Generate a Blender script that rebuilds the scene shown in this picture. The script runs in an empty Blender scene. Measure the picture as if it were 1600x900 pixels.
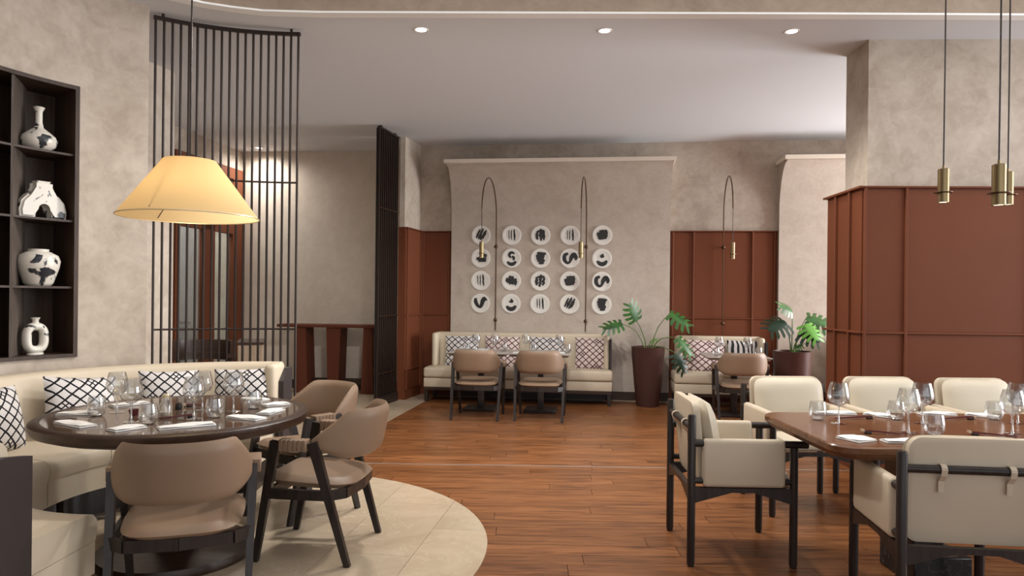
import bpy, bmesh, math, random
from math import sin, cos, pi, radians
from mathutils import Vector, Matrix
random.seed(7)
S = bpy.context.scene
COL = S.collection
# ------------------------------------------------------------------ camera
cam = bpy.data.cameras.new('camera'); co = bpy.data.objects.new('camera', cam); COL.objects.link(co)
cam.sensor_width = 36.0; cam.lens = 36.0*1100/1600; cam.shift_y = 13/1600; cam.clip_start = .05
roll = .0105
co.matrix_world = Matrix(((cos(roll), -sin(roll), 0, 0), (0, 0, -1, 0), (sin(roll), cos(roll), 0, 1.36), (0, 0, 0, 1)))
S.camera = co
# ------------------------------------------------------------------ world, lights, exposure
S.view_settings.view_transform = 'Standard'; S.view_settings.look = 'None'
S.view_settings.gamma = 1; S.view_settings.use_curve_mapping = False
S.view_settings.exposure = 0.07
W = bpy.data.worlds.new('world'); S.world = W; W.use_nodes = True
W.node_tree.nodes['Background'].inputs[0].default_value = (.93, .96, 1, 1)
W.node_tree.nodes['Background'].inputs[1].default_value = .55
def area(name, loc, target, sx, sy, power, color):
    l = bpy.data.lights.new(name, 'AREA'); l.shape = 'RECTANGLE'; l.size = sx; l.size_y = sy; l.energy = power; l.color = color
    o = bpy.data.objects.new(name, l); COL.objects.link(o); o.location = loc
    o.rotation_euler = (Vector(target)-Vector(loc)).to_track_quat('-Z', 'Y').to_euler(); return o
area('assumed_window_right', (7.7, 3.6, 1.75), (0, 4.6, 1.3), 5.0, 2.8, 310, (.97, .985, 1))  # unseen window, assumed from the light falling from the right
area('assumed_window_back_right', (7.7, 7.6, 1.7), (0, 8.4, 1.5), 2.6, 2.9, 570, (.97, .985, 1))  # assumed opening past the right block, out of view; added to brighten the back
area('rear_fill_light', (2.5, -3.2, 1.8), (.5, 8, 1.6), 8, 2.8, 70, (.97, .985, 1))  # added fill panel behind the camera; no window is known there
area('side_room_fill', (-5.0, 9.3, 3.3), (-5.1, 9.4, 0), 1.0, 1.2, 190, (.97, .985, 1))  # added fill, no lamp seen there; brightens the wall behind the glazed door
area('tray_fill_light', (1.6, 3.2, 3.86), (1.6, 3.2, 0), 7.5, 3.0, 92, (1, .98, .95))  # added overhead fill panel inside the tray; no cove fixture is seen

# ------------------------------------------------------------------ materials
MATS = {}
def nd(nt, t, **k):
    n = nt.nodes.new(t)
    for a, v in k.items(): setattr(n, a, v)
    return n
def base(name, col=(.5, .5, .5), rough=.6, metal=0, spec=.5):
    m = bpy.data.materials.new(name); m.use_nodes = True; nt = m.node_tree; b = nt.nodes['Principled BSDF']
    b.inputs['Base Color'].default_value = (*col, 1); b.inputs['Roughness'].default_value = rough
    b.inputs['Metallic'].default_value = metal; b.inputs['Specular IOR Level'].default_value = spec
    MATS[name] = m; return m, nt, b
def ramp(nt, fac, stops):
    r = nd(nt, 'ShaderNodeValToRGB'); e = r.color_ramp.elements
    while len(e) < len(stops): e.new(.5)
    for i, (p, c) in enumerate(stops): e[i].position = p; e[i].color = (*c, 1)
    nt.links.new(fac, r.inputs[0]); return r.outputs[0]
def coord(nt, kind='Object', scale=(1, 1, 1), rot=(0, 0, 0)):
    t = nd(nt, 'ShaderNodeTexCoord'); m = nd(nt, 'ShaderNodeMapping')
    m.inputs['Scale'].default_value = scale; m.inputs['Rotation'].default_value = rot
    nt.links.new(t.outputs[kind], m.inputs[0]); return m.outputs[0]
def noise(nt, vec, scale, detail=4, rough=.55, dist=0):
    n = nd(nt, 'ShaderNodeTexNoise'); n.inputs['Scale'].default_value = scale; n.inputs['Detail'].default_value = detail
    n.inputs['Roughness'].default_value = rough; n.inputs['Distortion'].default_value = dist
    nt.links.new(vec, n.inputs['Vector']); return n.outputs['Fac']
def bump(nt, b, h, st, dist=.01):
    n = nd(nt, 'ShaderNodeBump'); n.inputs['Strength'].default_value = st; n.inputs['Distance'].default_value = dist
    nt.links.new(h, n.inputs['Height']); nt.links.new(n.outputs[0], b.inputs['Normal'])
def math_(nt, op, a, b=None):
    n = nd(nt, 'ShaderNodeMath', operation=op)
    for i, v in enumerate((a, b)):
        if v is None: continue
        if isinstance(v, (int, float)): n.inputs[i].default_value = v
        else: nt.links.new(v, n.inputs[i])
    return n.outputs[0]
def mixc(nt, fac, a, b, mode='MIX'):
    n = nd(nt, 'ShaderNodeMix', data_type='RGBA', blend_type=mode)
    if isinstance(fac, (int, float)): n.inputs[0].default_value = fac
    else: nt.links.new(fac, n.inputs[0])
    for i, v in ((6, a), (7, b)):
        if isinstance(v, tuple): n.inputs[i].default_value = (*v, 1)
        else: nt.links.new(v, n.inputs[i])
    return n.outputs[2]
def plaster(name, a, b, sc=1.0):
    m, nt, p = base(name, rough=.75, spec=.3)
    v = coord(nt)
    n1 = noise(nt, v, 2.6*sc, 7, .62, .5); n2 = noise(nt, v, 11*sc, 5, .6, .8)
    f = math_(nt, 'ADD', math_(nt, 'MULTIPLY', n1, .65), math_(nt, 'MULTIPLY', n2, .35))
    nt.links.new(ramp(nt, f, [(.36, a), (.62, b)]), p.inputs['Base Color'])
    bump(nt, p, n2, .22, .004); return m
plaster('plaster', (.36, .295, .235), (.51, .44, .37))
plaster('plaster_woven', (.44, .37, .31), (.52, .455, .39), 2.2)
plaster('plaster_smooth', (.53, .45, .375), (.60, .52, .44), 2.0)
plaster('plaster_dark', (.26, .20, .15), (.36, .285, .22))
base('ceiling_paint', (.63, .64, .665), .8, spec=.2)
base('trim_paint', (.76, .68, .58), .6)
def leather(name, col, rough=.48):
    m, nt, b = base(name, col, rough, spec=.35)
    v = coord(nt); n = noise(nt, v, 180, 2); n2 = noise(nt, v, 5, 3)
    dk = tuple(c*.86 for c in col)
    nt.links.new(mixc(nt, n2, dk, col), b.inputs['Base Color']); bump(nt, b, n, .08, .001); return m
leather('cream_leather', (.63, .535, .405)); leather('tan_leather', (.275, .183, .120), .45)
leather('cream_pale', (.66, .585, .455))
def paint(name, col, rough=.55):
    m, nt, b = base(name, col, rough, spec=.15)
    v = coord(nt); n = noise(nt, v, 1.3, 3)
    nt.links.new(mixc(nt, n, tuple(c*.85 for c in col), tuple(min(1, c*1.12) for c in col)), b.inputs['Base Color']); return m
paint('terracotta', (.145, .045, .0205)); paint('terracotta_dark', (.12, .036, .02)); paint('planter_brown', (.075, .034, .028), .35)
def wood(name, a, b, rough=.4, scale=(3, 40, 40), spec=.4):
    m, nt, p = base(name, rough=rough, spec=spec)
    v = coord(nt, 'Object', scale); n = noise(nt, v, 1.0, 6, .65, .6)
    nt.links.new(ramp(nt, n, [(.32, a), (.68, b)]), p.inputs['Base Color']); bump(nt, p, n, .1, .002); return m
wood('dark_wood', (.012, .008, .007), (.035, .024, .02), .38, (40, 40, 3))
wood('dark_wood_h', (.022, .011, .007), (.055, .028, .018), .35, (4, 40, 40))
wood('niche_wood', (.022, .011, .006), (.06, .032, .019), .5, (40, 40, 3))
wood('niche_light', (.06, .045, .036), (.12, .095, .08), .5, (60, 60, 4))
wood('table_wood', (.10, .04, .017), (.20, .088, .04), .24, (3, 30, 30))
wood('pale_wood', (.22, .16, .11), (.34, .26, .19), .5, (60, 60, 4))
base('screen_metal', (.026, .015, .011), .42, .3)
base('panel_end', (.03, .022, .022), .5)
base('brass', (.27, .195, .10), .32, 1); base('bronze', (.10, .055, .03), .35, .8)
base('black', (.008, .008, .008), .4)
base('linen', (.80, .79, .77), .85, spec=.2); base('ceramic', (.77, .74, .69), .35)
base('plate_white', (.74, .71, .66), .4); base('ink', (.010, .009, .009), .55)
base('soil', (.02, .014, .01), .9); base('stem', (.10, .15, .035), .5)
base('maroon', (.10, .015, .015), .4); base('gold', (.6, .5, .35), .35, .6)
base('metal_strip', (.55, .50, .45), .35, .6); base('white_metal', (.85, .85, .84), .4)
m, nt, b = base('leaf_green', rough=.38)
v = coord(nt, 'Object', (9, 9, 9)); n = noise(nt, v, 1.0, 3)
nt.links.new(ramp(nt, n, [(.3, (.012, .05, .012)), (.7, (.05, .16, .03))]), b.inputs['Base Color'])
m, nt, b = base('leaf_dark', (.008, .03, .012), .35)
m, nt, b = base('leaf_bright', (.10, .30, .03), .4)
# floor planks: each piece has its own tone
m, nt, b = base('plank_wood', rough=.33, spec=.4)
g = nd(nt, 'ShaderNodeNewGeometry'); oi = nd(nt, 'ShaderNodeObjectInfo')
rnd = math_(nt, 'FRACT', math_(nt, 'ADD', g.outputs['Random Per Island'], oi.outputs['Random']))
v = nd(nt, 'ShaderNodeVectorMath', operation='ADD'); nt.links.new(coord(nt, 'Object', (1.6, 17, 1)), v.inputs[0])
cb = nd(nt, 'ShaderNodeCombineXYZ'); nt.links.new(math_(nt, 'MULTIPLY', rnd, 40), cb.inputs[0]); nt.links.new(math_(nt, 'MULTIPLY', rnd, 23), cb.inputs[2])
nt.links.new(cb.outputs[0], v.inputs[1])
n1 = noise(nt, v.outputs[0], 2.0, 7, .62, .7); n2 = noise(nt, v.outputs[0], .7, 3, .5, 1.0)
c1 = ramp(nt, n1, [(.31, (.07, .022, .008)), (.41, (.18, .068, .023)), (.50, (.25, .10, .036)), (.70, (.345, .150, .058))])
c2 = ramp(nt, n2, [(.3, (.80, .77, .74)), (.7, (1.08, 1.05, 1.02))])
c3 = ramp(nt, rnd, [(0, (.68, .66, .63)), (1, (1.0, .98, .95))])
nt.links.new(mixc(nt, 1, mixc(nt, 1, c1, c2, 'MULTIPLY'), c3, 'MULTIPLY'), b.inputs['Base Color']); bump(nt, b, n1, .08, .002)
# marble tiles
def marble(name, a, bb, rough, vein=None):
    m, nt, b = base(name, rough=rough, spec=.5)
    v = coord(nt); n = noise(nt, v, 1.7, 8, .62, 1.4)
    c = ramp(nt, n, [(.35, a), (.65, bb)])
    if vein:
        n2 = noise(nt, v, 2.3, 7, .6, 2.2); f = math_(nt, 'LESS_THAN', math_(nt, 'ABSOLUTE', math_(nt, 'SUBTRACT', n2, .5)), .004)
        c = mixc(nt, f, c, vein)
    oi = nd(nt, 'ShaderNodeObjectInfo'); c = mixc(nt, 1, c, ramp(nt, oi.outputs['Random'], [(0, (.92, .92, .92)), (1, (1.05, 1.04, 1.03))]), 'MULTIPLY')
    nt.links.new(c, b.inputs['Base Color']); return m
marble('marble_beige', (.47, .37, .26), (.56, .455, .33), .16, (.60, .50, .375))
marble('marble_grey', (.30, .27, .24), (.42, .38, .34), .25)
marble('marble_black', (.008, .007, .009), (.028, .025, .027), .25, (.07, .065, .062))
marble('table_glass_top', (.10, .065, .045), (.16, .11, .08), .07)
# thin clear glass
def glass(name, tint, gl=.06):
    m = bpy.data.materials.new(name); m.use_nodes = True; nt = m.node_tree; nt.nodes.remove(nt.nodes['Principled BSDF'])
    out = nt.nodes['Material Output']; t = nd(nt, 'ShaderNodeBsdfTransparent'); t.inputs[0].default_value = (*tint, 1)
    gs = nd(nt, 'ShaderNodeBsdfGlossy'); gs.inputs['Roughness'].default_value = .03; gs.inputs[0].default_value = (1, 1, 1, 1)
    lw = nd(nt, 'ShaderNodeLayerWeight'); lw.inputs[0].default_value = .35
    f = math_(nt, 'ADD', math_(nt, 'MULTIPLY', math_(nt, 'POWER', lw.outputs['Facing'], 1.7), .80), gl)
    mx = nd(nt, 'ShaderNodeMixShader'); nt.links.new(f, mx.inputs[0]); nt.links.new(t.outputs[0], mx.inputs[1]); nt.links.new(gs.outputs[0], mx.inputs[2])
    nt.links.new(mx.outputs[0], out.inputs[0]); MATS[name] = m
glass('glass', (.93, .935, .935), .085); glass('glass_stem', (.86, .87, .87), .30); glass('pane_glass', (.72, .76, .75), .1)
# lamp shade: cloth that lets the bulb shine through
m = bpy.data.materials.new('lamp_shade'); m.use_nodes = True; nt = m.node_tree; nt.nodes.remove(nt.nodes['Principled BSDF'])
d_ = nd(nt, 'ShaderNodeBsdfDiffuse'); t_ = nd(nt, 'ShaderNodeBsdfTranslucent'); mx = nd(nt, 'ShaderNodeMixShader'); mx.inputs[0].default_value = .55
d_.inputs[0].default_value = (.80, .62, .36, 1); t_.inputs[0].default_value = (.88, .68, .38, 1)
nt.links.new(d_.outputs[0], mx.inputs[1]); nt.links.new(t_.outputs[0], mx.inputs[2]); nt.links.new(mx.outputs[0], nt.nodes['Material Output'].inputs[0]); MATS['lamp_shade'] = m
def emit(name, col, st):
    m, nt, b = base(name, col, .5); b.inputs['Emission Color'].default_value = (*col, 1); b.inputs['Emission Strength'].default_value = st
emit('downlight_glow', (1, .95, .86), 6); emit('bulb_glow', (1, .80, .48), 6); emit('pendant_glow', (1, .86, .6), 5)
# lattice cushion cloth, drawn in the cloth's own UV
def lattice(name, ground, ink):
    m, nt, b = base(name, ground, .85, spec=.15)
    uv = nd(nt, 'ShaderNodeTexCoord'); sx = nd(nt, 'ShaderNodeSeparateXYZ')
    nz = nd(nt, 'ShaderNodeTexNoise'); nz.inputs['Scale'].default_value = 5; nt.links.new(uv.outputs['UV'], nz.inputs['Vector'])
    add = nd(nt, 'ShaderNodeVectorMath', operation='MULTIPLY_ADD'); add.inputs[1].default_value = (.035, .035, 0); nt.links.new(nz.outputs['Color'], add.inputs[0]); nt.links.new(uv.outputs['UV'], add.inputs[2])
    nt.links.new(add.outputs[0], sx.inputs[0]); U, V = sx.outputs[0], sx.outputs[1]
    def lines(e, n, w, ph=0):
        f = math_(nt, 'FRACT', math_(nt, 'ADD', math_(nt, 'MULTIPLY', e, n), 10+ph)); return math_(nt, 'LESS_THAN', f, w)
    p = math_(nt, 'ADD', U, V); q = math_(nt, 'SUBTRACT', U, V)
    f = math_(nt, 'MAXIMUM', lines(p, 5.0, .19), lines(q, 5.0, .19))
    # here and there a small diamond sits inside a large one
    g = math_(nt, 'MULTIPLY', lines(p, 1.25, .25, .22), lines(q, 1.25, .25, .5)); h = math_(nt, 'MAXIMUM', lines(p, 5.0, .15, .45), lines(q, 5.0, .15, .45))
    f = math_(nt, 'MAXIMUM', f, math_(nt, 'MULTIPLY', g, h))
    nt.links.new(mixc(nt, f, ground, ink), b.inputs['Base Color'])
lattice('lattice_black', (.64, .61, .60), (.012, .011, .014)); lattice('lattice_maroon', (.66, .56, .53), (.075, .018, .022))
m, nt, b = base('leaf_print', (.65, .63, .62), .85)   # leaf-printed cushion
uv = nd(nt, 'ShaderNodeTexCoord'); w = nd(nt, 'ShaderNodeTexWave'); w.inputs['Scale'].default_value = 2.2; w.inputs['Distortion'].default_value = 5; w.inputs['Detail'].default_value = 1
nt.links.new(uv.outputs['UV'], w.inputs['Vector']); nt.links.new(ramp(nt, w.outputs['Fac'], [(.42, (.015, .015, .018)), (.5, (.64, .62, .61))]), b.inputs['Base Color'])
# glazed vase with black brushed patches
m, nt, b = base('vase_glaze', rough=.28)
v = coord(nt, 'Object', (1, 1, 1)); n1 = noise(nt, v, 7.5, 5, .6, .6)
nt.links.new(ramp(nt, n1, [(.535, (.66, .62, .55)), (.56, (.02, .022, .028))]), b.inputs['Base Color'])

# ------------------------------------------------------------------ mesh helpers
def box(bm, x0, x1, y0, y1, z0, z1):
    vs = [bm.verts.new(p) for p in ((x0,y0,z0),(x1,y0,z0),(x1,y1,z0),(x0,y1,z0),(x0,y0,z1),(x1,y0,z1),(x1,y1,z1),(x0,y1,z1))]
    for f in ((3,2,1,0),(4,5,6,7),(0,1,5,4),(1,2,6,5),(2,3,7,6),(3,0,4,7)): bm.faces.new([vs[i] for i in f])
    return vs
def rbox(bm, x0, x1, y0, y1, z0, z1, bev, seg=3):
    vs = box(bm, x0, x1, y0, y1, z0, z1); es = {e for v in vs for e in v.link_edges}
    bmesh.ops.bevel(bm, geom=list(es), offset=bev, segments=seg, affect='EDGES', profile=.5)
def ring(bm, c, ax, r, n, ph=0):
    ax = Vector(ax).normalized(); t = Vector((0, 0, 1)) if abs(ax.z) < .9 else Vector((1, 0, 0))
    u = ax.cross(t).normalized(); w = ax.cross(u)
    return [bm.verts.new(Vector(c)+r*(cos(2*pi*i/n+ph)*u+sin(2*pi*i/n+ph)*w)) for i in range(n)]
def bridge(bm, a, b):
    n = len(a)
    for i in range(n): bm.faces.new((a[i], a[(i+1) % n], b[(i+1) % n], b[i]))
def cyl(bm, p0, p1, r0, r1=None, n=14):
    r1 = r0 if r1 is None else r1; ax = Vector(p1)-Vector(p0)
    a = ring(bm, p0, ax, r0, n); b = ring(bm, p1, ax, r1, n); bridge(bm, a, b)
    bm.faces.new(a[::-1]); bm.faces.new(b)
def tube(bm, pts, r, n=8):
    pts = [Vector(p) for p in pts]; prev = None; first = None
    up = None
    for i, p in enumerate(pts):
        ax = (pts[min(i+1, len(pts)-1)]-pts[max(i-1, 0)]).normalized()
        if up is None:
            t = Vector((0, 0, 1)) if abs(ax.z) < .9 else Vector((1, 0, 0)); up = ax.cross(t).normalized()
        up = (up-ax*up.dot(ax)).normalized(); w = ax.cross(up); rr = r[i] if isinstance(r, (list, tuple)) else r
        c = [bm.verts.new(p+rr*(cos(2*pi*k/n)*up+sin(2*pi*k/n)*w)) for k in range(n)]
        if prev: bridge(bm, prev, c)
        else: first = c
        prev = c
    bm.faces.new(first[::-1]); bm.faces.new(prev)
def lathe(bm, prof, n=28, c=(0, 0, 0), sy=1):
    prev = None
    for r, z in prof:
        if r < 1e-5: cur = [bm.verts.new((c[0], c[1], c[2]+z))]
        else: cur = [bm.verts.new((c[0]+r*cos(2*pi*i/n), c[1]+sy*r*sin(2*pi*i/n), c[2]+z)) for i in range(n)]
        if prev:
            if len(prev) == 1 and len(cur) > 1:
                for i in range(n): bm.faces.new((prev[0], cur[(i+1) % n], cur[i]))
            elif len(cur) == 1 and len(prev) > 1:
                for i in range(n): bm.faces.new((prev[i], prev[(i+1) % n], cur[0]))
            elif len(cur) > 1: bridge(bm, prev, cur)
        prev = cur
def prism(bm, poly, z0, z1):
    a = [bm.verts.new((x, y, z0)) for x, y in poly]; b = [bm.verts.new((x, y, z1)) for x, y in poly]
    bm.faces.new(a[::-1]); bm.faces.new(b); bridge(bm, a, b)
def prism_x(bm, poly, x0, x1):      # polygon in (y, z)
    a = [bm.verts.new((x0, y, z)) for y, z in poly]; b = [bm.verts.new((x1, y, z)) for y, z in poly]
    bm.faces.new(a[::-1]); bm.faces.new(b); bridge(bm, a, b)
def prism_y(bm, poly, y0, y1):      # polygon in (x, z)
    a = [bm.verts.new((x, y0, z)) for x, z in poly]; b = [bm.verts.new((x, y1, z)) for x, z in poly]
    bm.faces.new(a); bm.faces.new(b[::-1]); bridge(bm, b, a)
def beam(bm, p0, p1, s0, s1, side=(1, 0, 0)):   # rectangular bar; s = (along side, across)
    p0, p1 = Vector(p0), Vector(p1); ax = (p1-p0).normalized(); u = Vector(side); u = (u-ax*u.dot(ax)).normalized(); w = ax.cross(u)
    rs = [[bm.verts.new(p+a*s[0]/2*u+b*s[1]/2*w) for a, b in ((-1,-1),(1,-1),(1,1),(-1,1))] for p, s in ((p0, s0), (p1, s1))]
    bridge(bm, rs[0], rs[1]); bm.faces.new(rs[0][::-1]); bm.faces.new(rs[1])
def arcsweep(bm, prof, c, a0, a1, n=32):        # closed (r, z) outline swept about a vertical axis, degrees
    rs = []
    for i in range(n+1):
        a = radians(a0+(a1-a0)*i/n); rs.append([bm.verts.new((c[0]+r*cos(a), c[1]+r*sin(a), z)) for r, z in prof])
    for i in range(n): bridge(bm, rs[i], rs[i+1])
    bm.faces.new(rs[0][::-1]); bm.faces.new(rs[-1])
def shell(bm, f, th, nu=16, nv=10):             # padded sheet; f(u,v) -> position, th(u,v) -> half thickness, u, v in -1..1
    uvl = bm.loops.layers.uv.verify(); e = 1e-3
    def nrm(u, v):
        return (f(min(1, u+e), v)-f(max(-1, u-e), v)).cross(f(u, min(1, v+e))-f(u, max(-1, v-e))).normalized()
    A = {}; B = {}
    for i in range(nu+1):
        for j in range(nv+1):
            u, v = -1+2*i/nu, -1+2*j/nv; p, n = f(u, v), nrm(u, v); t = th(u, v)
            if i in (0, nu) or j in (0, nv): A[i, j] = B[i, j] = bm.verts.new(p)
            else: A[i, j] = bm.verts.new(p+n*t); B[i, j] = bm.verts.new(p-n*t)
    for i in range(nu):
        for j in range(nv):
            q = ((i, j), (i+1, j), (i+1, j+1), (i, j+1))
            for D, o in ((A, q), (B, q[::-1])):
                fc = bm.faces.new([D[k] for k in o])
                for l, k in zip(fc.loops, o): l[uvl].uv = (k[0]/nu, k[1]/nv*1.0)
def obj(name, bm, mat, parent=None, loc=(0, 0, 0), rz=0, smooth=.7):
    me = bpy.data.meshes.new(name); bmesh.ops.recalc_face_normals(bm, faces=bm.faces); bm.to_mesh(me); bm.free()
    me.materials.append(MATS[mat])
    if smooth:
        me.polygons.foreach_set('use_smooth', [True]*len(me.polygons)); me.set_sharp_from_angle(angle=smooth)
    o = bpy.data.objects.new(name, me); COL.objects.link(o); o.location = loc; o.rotation_euler = (0, 0, rz)
    if parent: o.parent = parent
    return o
def mk(name, mat, parent, fn, *a, smooth=.7, loc=(0, 0, 0), rz=0, **k):
    bm = bmesh.new(); fn(bm, *a, **k); return obj(name, bm, mat, parent, loc, rz, smooth)
def tag(o, label, cat, group=None):
    o['label'] = label; o['category'] = cat
    if group: o['group'] = group
    return o
def thing(name, label, cat, loc=(0, 0, 0), rz=0, group=None):
    o = bpy.data.objects.new(name, None); COL.objects.link(o); o.location = loc; o.rotation_euler = (0, 0, rz); o.empty_display_size = .1
    return tag(o, label, cat, group)
def struct(o, label=None, cat=None):
    o['kind'] = 'structure'
    if label: o['label'] = label; o['category'] = cat
    return o
def dup(root, loc, rz, label):
    r = root.copy(); COL.objects.link(r); r.location = loc; r.rotation_euler = (0, 0, rz); r['label'] = label
    for ch in list(root.children):
        c = ch.copy(); COL.objects.link(c); c.parent = r
        for g in ch.children:
            d = g.copy(); COL.objects.link(d); d.parent = c
    return r
def face(fx, fy): return math.atan2(fy, fx)-pi/2    # yaw that turns local +Y to (fx, fy)
def clip(poly, a, b, c):            # keep a*x + b*y <= c
    out = []
    for i in range(len(poly)):
        p, q = poly[i], poly[(i+1) % len(poly)]; dp, dq = a*p[0]+b*p[1]-c, a*q[0]+b*q[1]-c
        if dp <= 0: out.append(p)
        if (dp < 0 < dq) or (dq < 0 < dp):
            t = dp/(dp-dq); out.append((p[0]+t*(q[0]-p[0]), p[1]+t*(q[1]-p[1])))
    return out
def parea(p): return abs(sum(p[i][0]*p[(i+1) % len(p)][1]-p[(i+1) % len(p)][0]*p[i][1] for i in range(len(p))))/2

CEIL = 3.42
BC = (-1.68, 3.82)                  # axis of the round booth
BWR = -math.atan(.121); BWL = (0, 9.568, 0)     # back wall frame: local x along wall, -y into the room
def bwp(s, t, z=0): return Vector((BWL[0]+s*cos(BWR)-t*sin(BWR), BWL[1]+s*sin(BWR)+t*cos(BWR), z))

# ================================================================== SETTING
# ---- floor
RR = radians(-1.0); LBX = lambda y: -1.34+.147*(y-7.43)
fl = mk('floor', 'plank_wood', None, box, -6, 8, -3.4, 10.9, -.12, -.012, smooth=0)
struct(fl, 'reddish brown oak plank floor across the dining room', 'floor')
rest = bmesh.new()
y = 1.9; row = 0
while y < 9.6:
    x = -2.6-random.random()*1.6
    while x < 6.6:
        L = random.uniform(1.15, 1.75); g = .0016
        poly = [(x+g, y+g), (x+L-g, y+g), (x+L-g, y+.14-g), (x+g, y+.14-g)]
        poly = [(px*cos(RR)-py*sin(RR), px*sin(RR)+py*cos(RR)) for px, py in poly]
        poly = clip(poly, -1, .147, 1.34+.147*7.43)          # right of the marble boundary
        poly = clip(poly, sin(-BWR), cos(BWR), 9.568*cos(BWR)-.17) if poly else poly
        if len(poly) > 2 and parea(poly) > .004:
            far = y > 7.0 or min(p[0] for p in poly) > .78*y+.5 or max(math.hypot(p[0]-BC[0], p[1]-BC[1]) for p in poly) < 1.55
            if far: prism(rest, poly, -.012, 0)
            else: mk('plank', 'plank_wood', fl, prism, poly, -.012, 0, smooth=0)
        x += L
    y += .14; row += 1
ro = obj('far_planks', rest, 'plank_wood', fl, smooth=0); ro['kind'] = 'stuff'
# ---- marble disc under the booth
disc = mk('floor', 'panel_end', None, prism, [(BC[0]+1.555*cos(i*pi/48), BC[1]+1.555*sin(i*pi/48)) for i in range(96)], -.01, .0012, smooth=0)
struct(disc, 'round beige marble floor inlay under the curved booth', 'floor')
cp = [(BC[0]+1.56*cos(i*pi/60), BC[1]+1.56*sin(i*pi/60)) for i in range(120)]
TA = radians(-8.0); du, dv = (cos(TA), sin(TA)), (-sin(TA), cos(TA))
u0 = -.36*du[0]+4.69*du[1]
for i in range(-9, 3):
    for j in range(0, 9):
        lo, hi = u0+.45*i+.0012, u0+.45*(i+1)-.0012; q0 = 1.3+.9*j+(i % 2)*.45; q1 = q0+.9-.0024
        p = clip(clip(clip(clip(cp, du[0], du[1], hi), -du[0], -du[1], -lo), dv[0], dv[1], q1), -dv[0], -dv[1], -q0)
        if len(p) > 2 and parea(p) > .004: mk('tile', 'marble_beige', disc, prism, p, 0, .004, smooth=0)
FZ = .004
# ---- marble passage on the left
mp = mk('floor', 'panel_end', None, prism, [(-6, 5.0), (LBX(5.0), 5.0), (LBX(9.75), 9.75), (LBX(9.75), 10.9), (-6, 10.9)], -.01, .0004, smooth=0)
struct(mp, 'beige marble tiled passage floor behind the slatted screens', 'floor')
for i in range(9):
    for j in range(10):
        x0, y0 = -5.9+.6*i, 5.05+.6*j
        p = clip([(x0+.001, y0+.001), (x0+.599, y0+.001), (x0+.599, y0+.599), (x0+.001, y0+.599)], 1, -.147, -1.34-.147*7.43)
        if len(p) > 2 and parea(p) > .01: mk('tile', 'marble_beige', mp, prism, p, 0, .0025, smooth=0)
bs = mk('trim_1', 'marble_beige', None, box, -1.3, 6, -.168, 0, -.01, .002, smooth=0, loc=BWL, rz=BWR)
struct(bs, 'pale marble floor border along the back wall', 'floor border')
ts = mk('trim_2', 'metal_strip', None, box, -1.75, 5.5, -.007, .007, -.008, .0022, smooth=0, loc=(0, 5.657, 0), rz=RR)
struct(ts, 'thin pale metal strip inlaid across the plank floor', 'floor strip')
# ---- ceiling with raised tray
B = [(8, 4.99), (3.64, 5.03), (2.18, 5.05), (-1.42, 5.117), (-1.83, 5.098), (-2.03, 5.04), (-2.2, 4.97), (-2.45, 4.80), (-2.66, 4.55), (-2.8, 4.2), (-2.85, 3.8), (-2.85, -3.4)]
O = [(8, 10.9), (3.64, 10.9), (2.18, 10.9), (-1.42, 10.9), (-3, 10.9), (-4.5, 10.9), (-6, 10.9), (-6, 9), (-6, 7), (-6, 5), (-6, 3.8), (-6, -3.4)]
bm = bmesh.new()
for z, fl_ in ((CEIL, 0), (CEIL+.5, 1)):
    vb = [bm.verts.new((*p, z)) for p in B]; vo = [bm.verts.new((*p, z)) for p in O]
    for i in range(len(B)-1): bm.faces.new((vb[i], vb[i+1], vo[i+1], vo[i]))
a = [bm.verts.new((*p, CEIL+.5)) for p in B]+[bm.verts.new((8, -3.4, CEIL+.5))]
bm.faces.new(a)
ce = struct(obj('ceiling', bm, 'ceiling_paint', smooth=0), 'pale grey painted ceiling with recessed downlights', 'ceiling')
bm = bmesh.new()
for i in range(len(B)-1):
    q = [bm.verts.new((*B[i], CEIL)), bm.verts.new((*B[i+1], CEIL)), bm.verts.new((*B[i+1], CEIL+.5)), bm.verts.new((*B[i], CEIL+.5))]; bm.faces.new(q)
bmesh.ops.remove_doubles(bm, verts=bm.verts, dist=1e-4)
struct(obj('trim_3', bm, 'plaster_dark', smooth=.6), 'brown plaster face of the raised ceiling tray', 'ceiling trim')
bm = bmesh.new()
def off(i, k):
    p = Vector(B[i]); t = (Vector(B[min(i+1, len(B)-1)])-Vector(B[max(i-1, 0)])).normalized(); return p+Vector((t.y, -t.x))*k
for i in range(len(B)-1):
    ps = [off(i, .0), off(i+1, .0), off(i+1, .09), off(i, .09)]
    lo = [bm.verts.new((p.x, p.y, CEIL-.014)) for p in ps]; hi = [bm.verts.new((p.x, p.y, CEIL)) for p in ps]
    bm.faces.new(lo); bridge(bm, lo, hi)
struct(obj('trim_4', bm, 'white_metal', smooth=0), 'white lip around the ceiling tray', 'ceiling trim')
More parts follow.
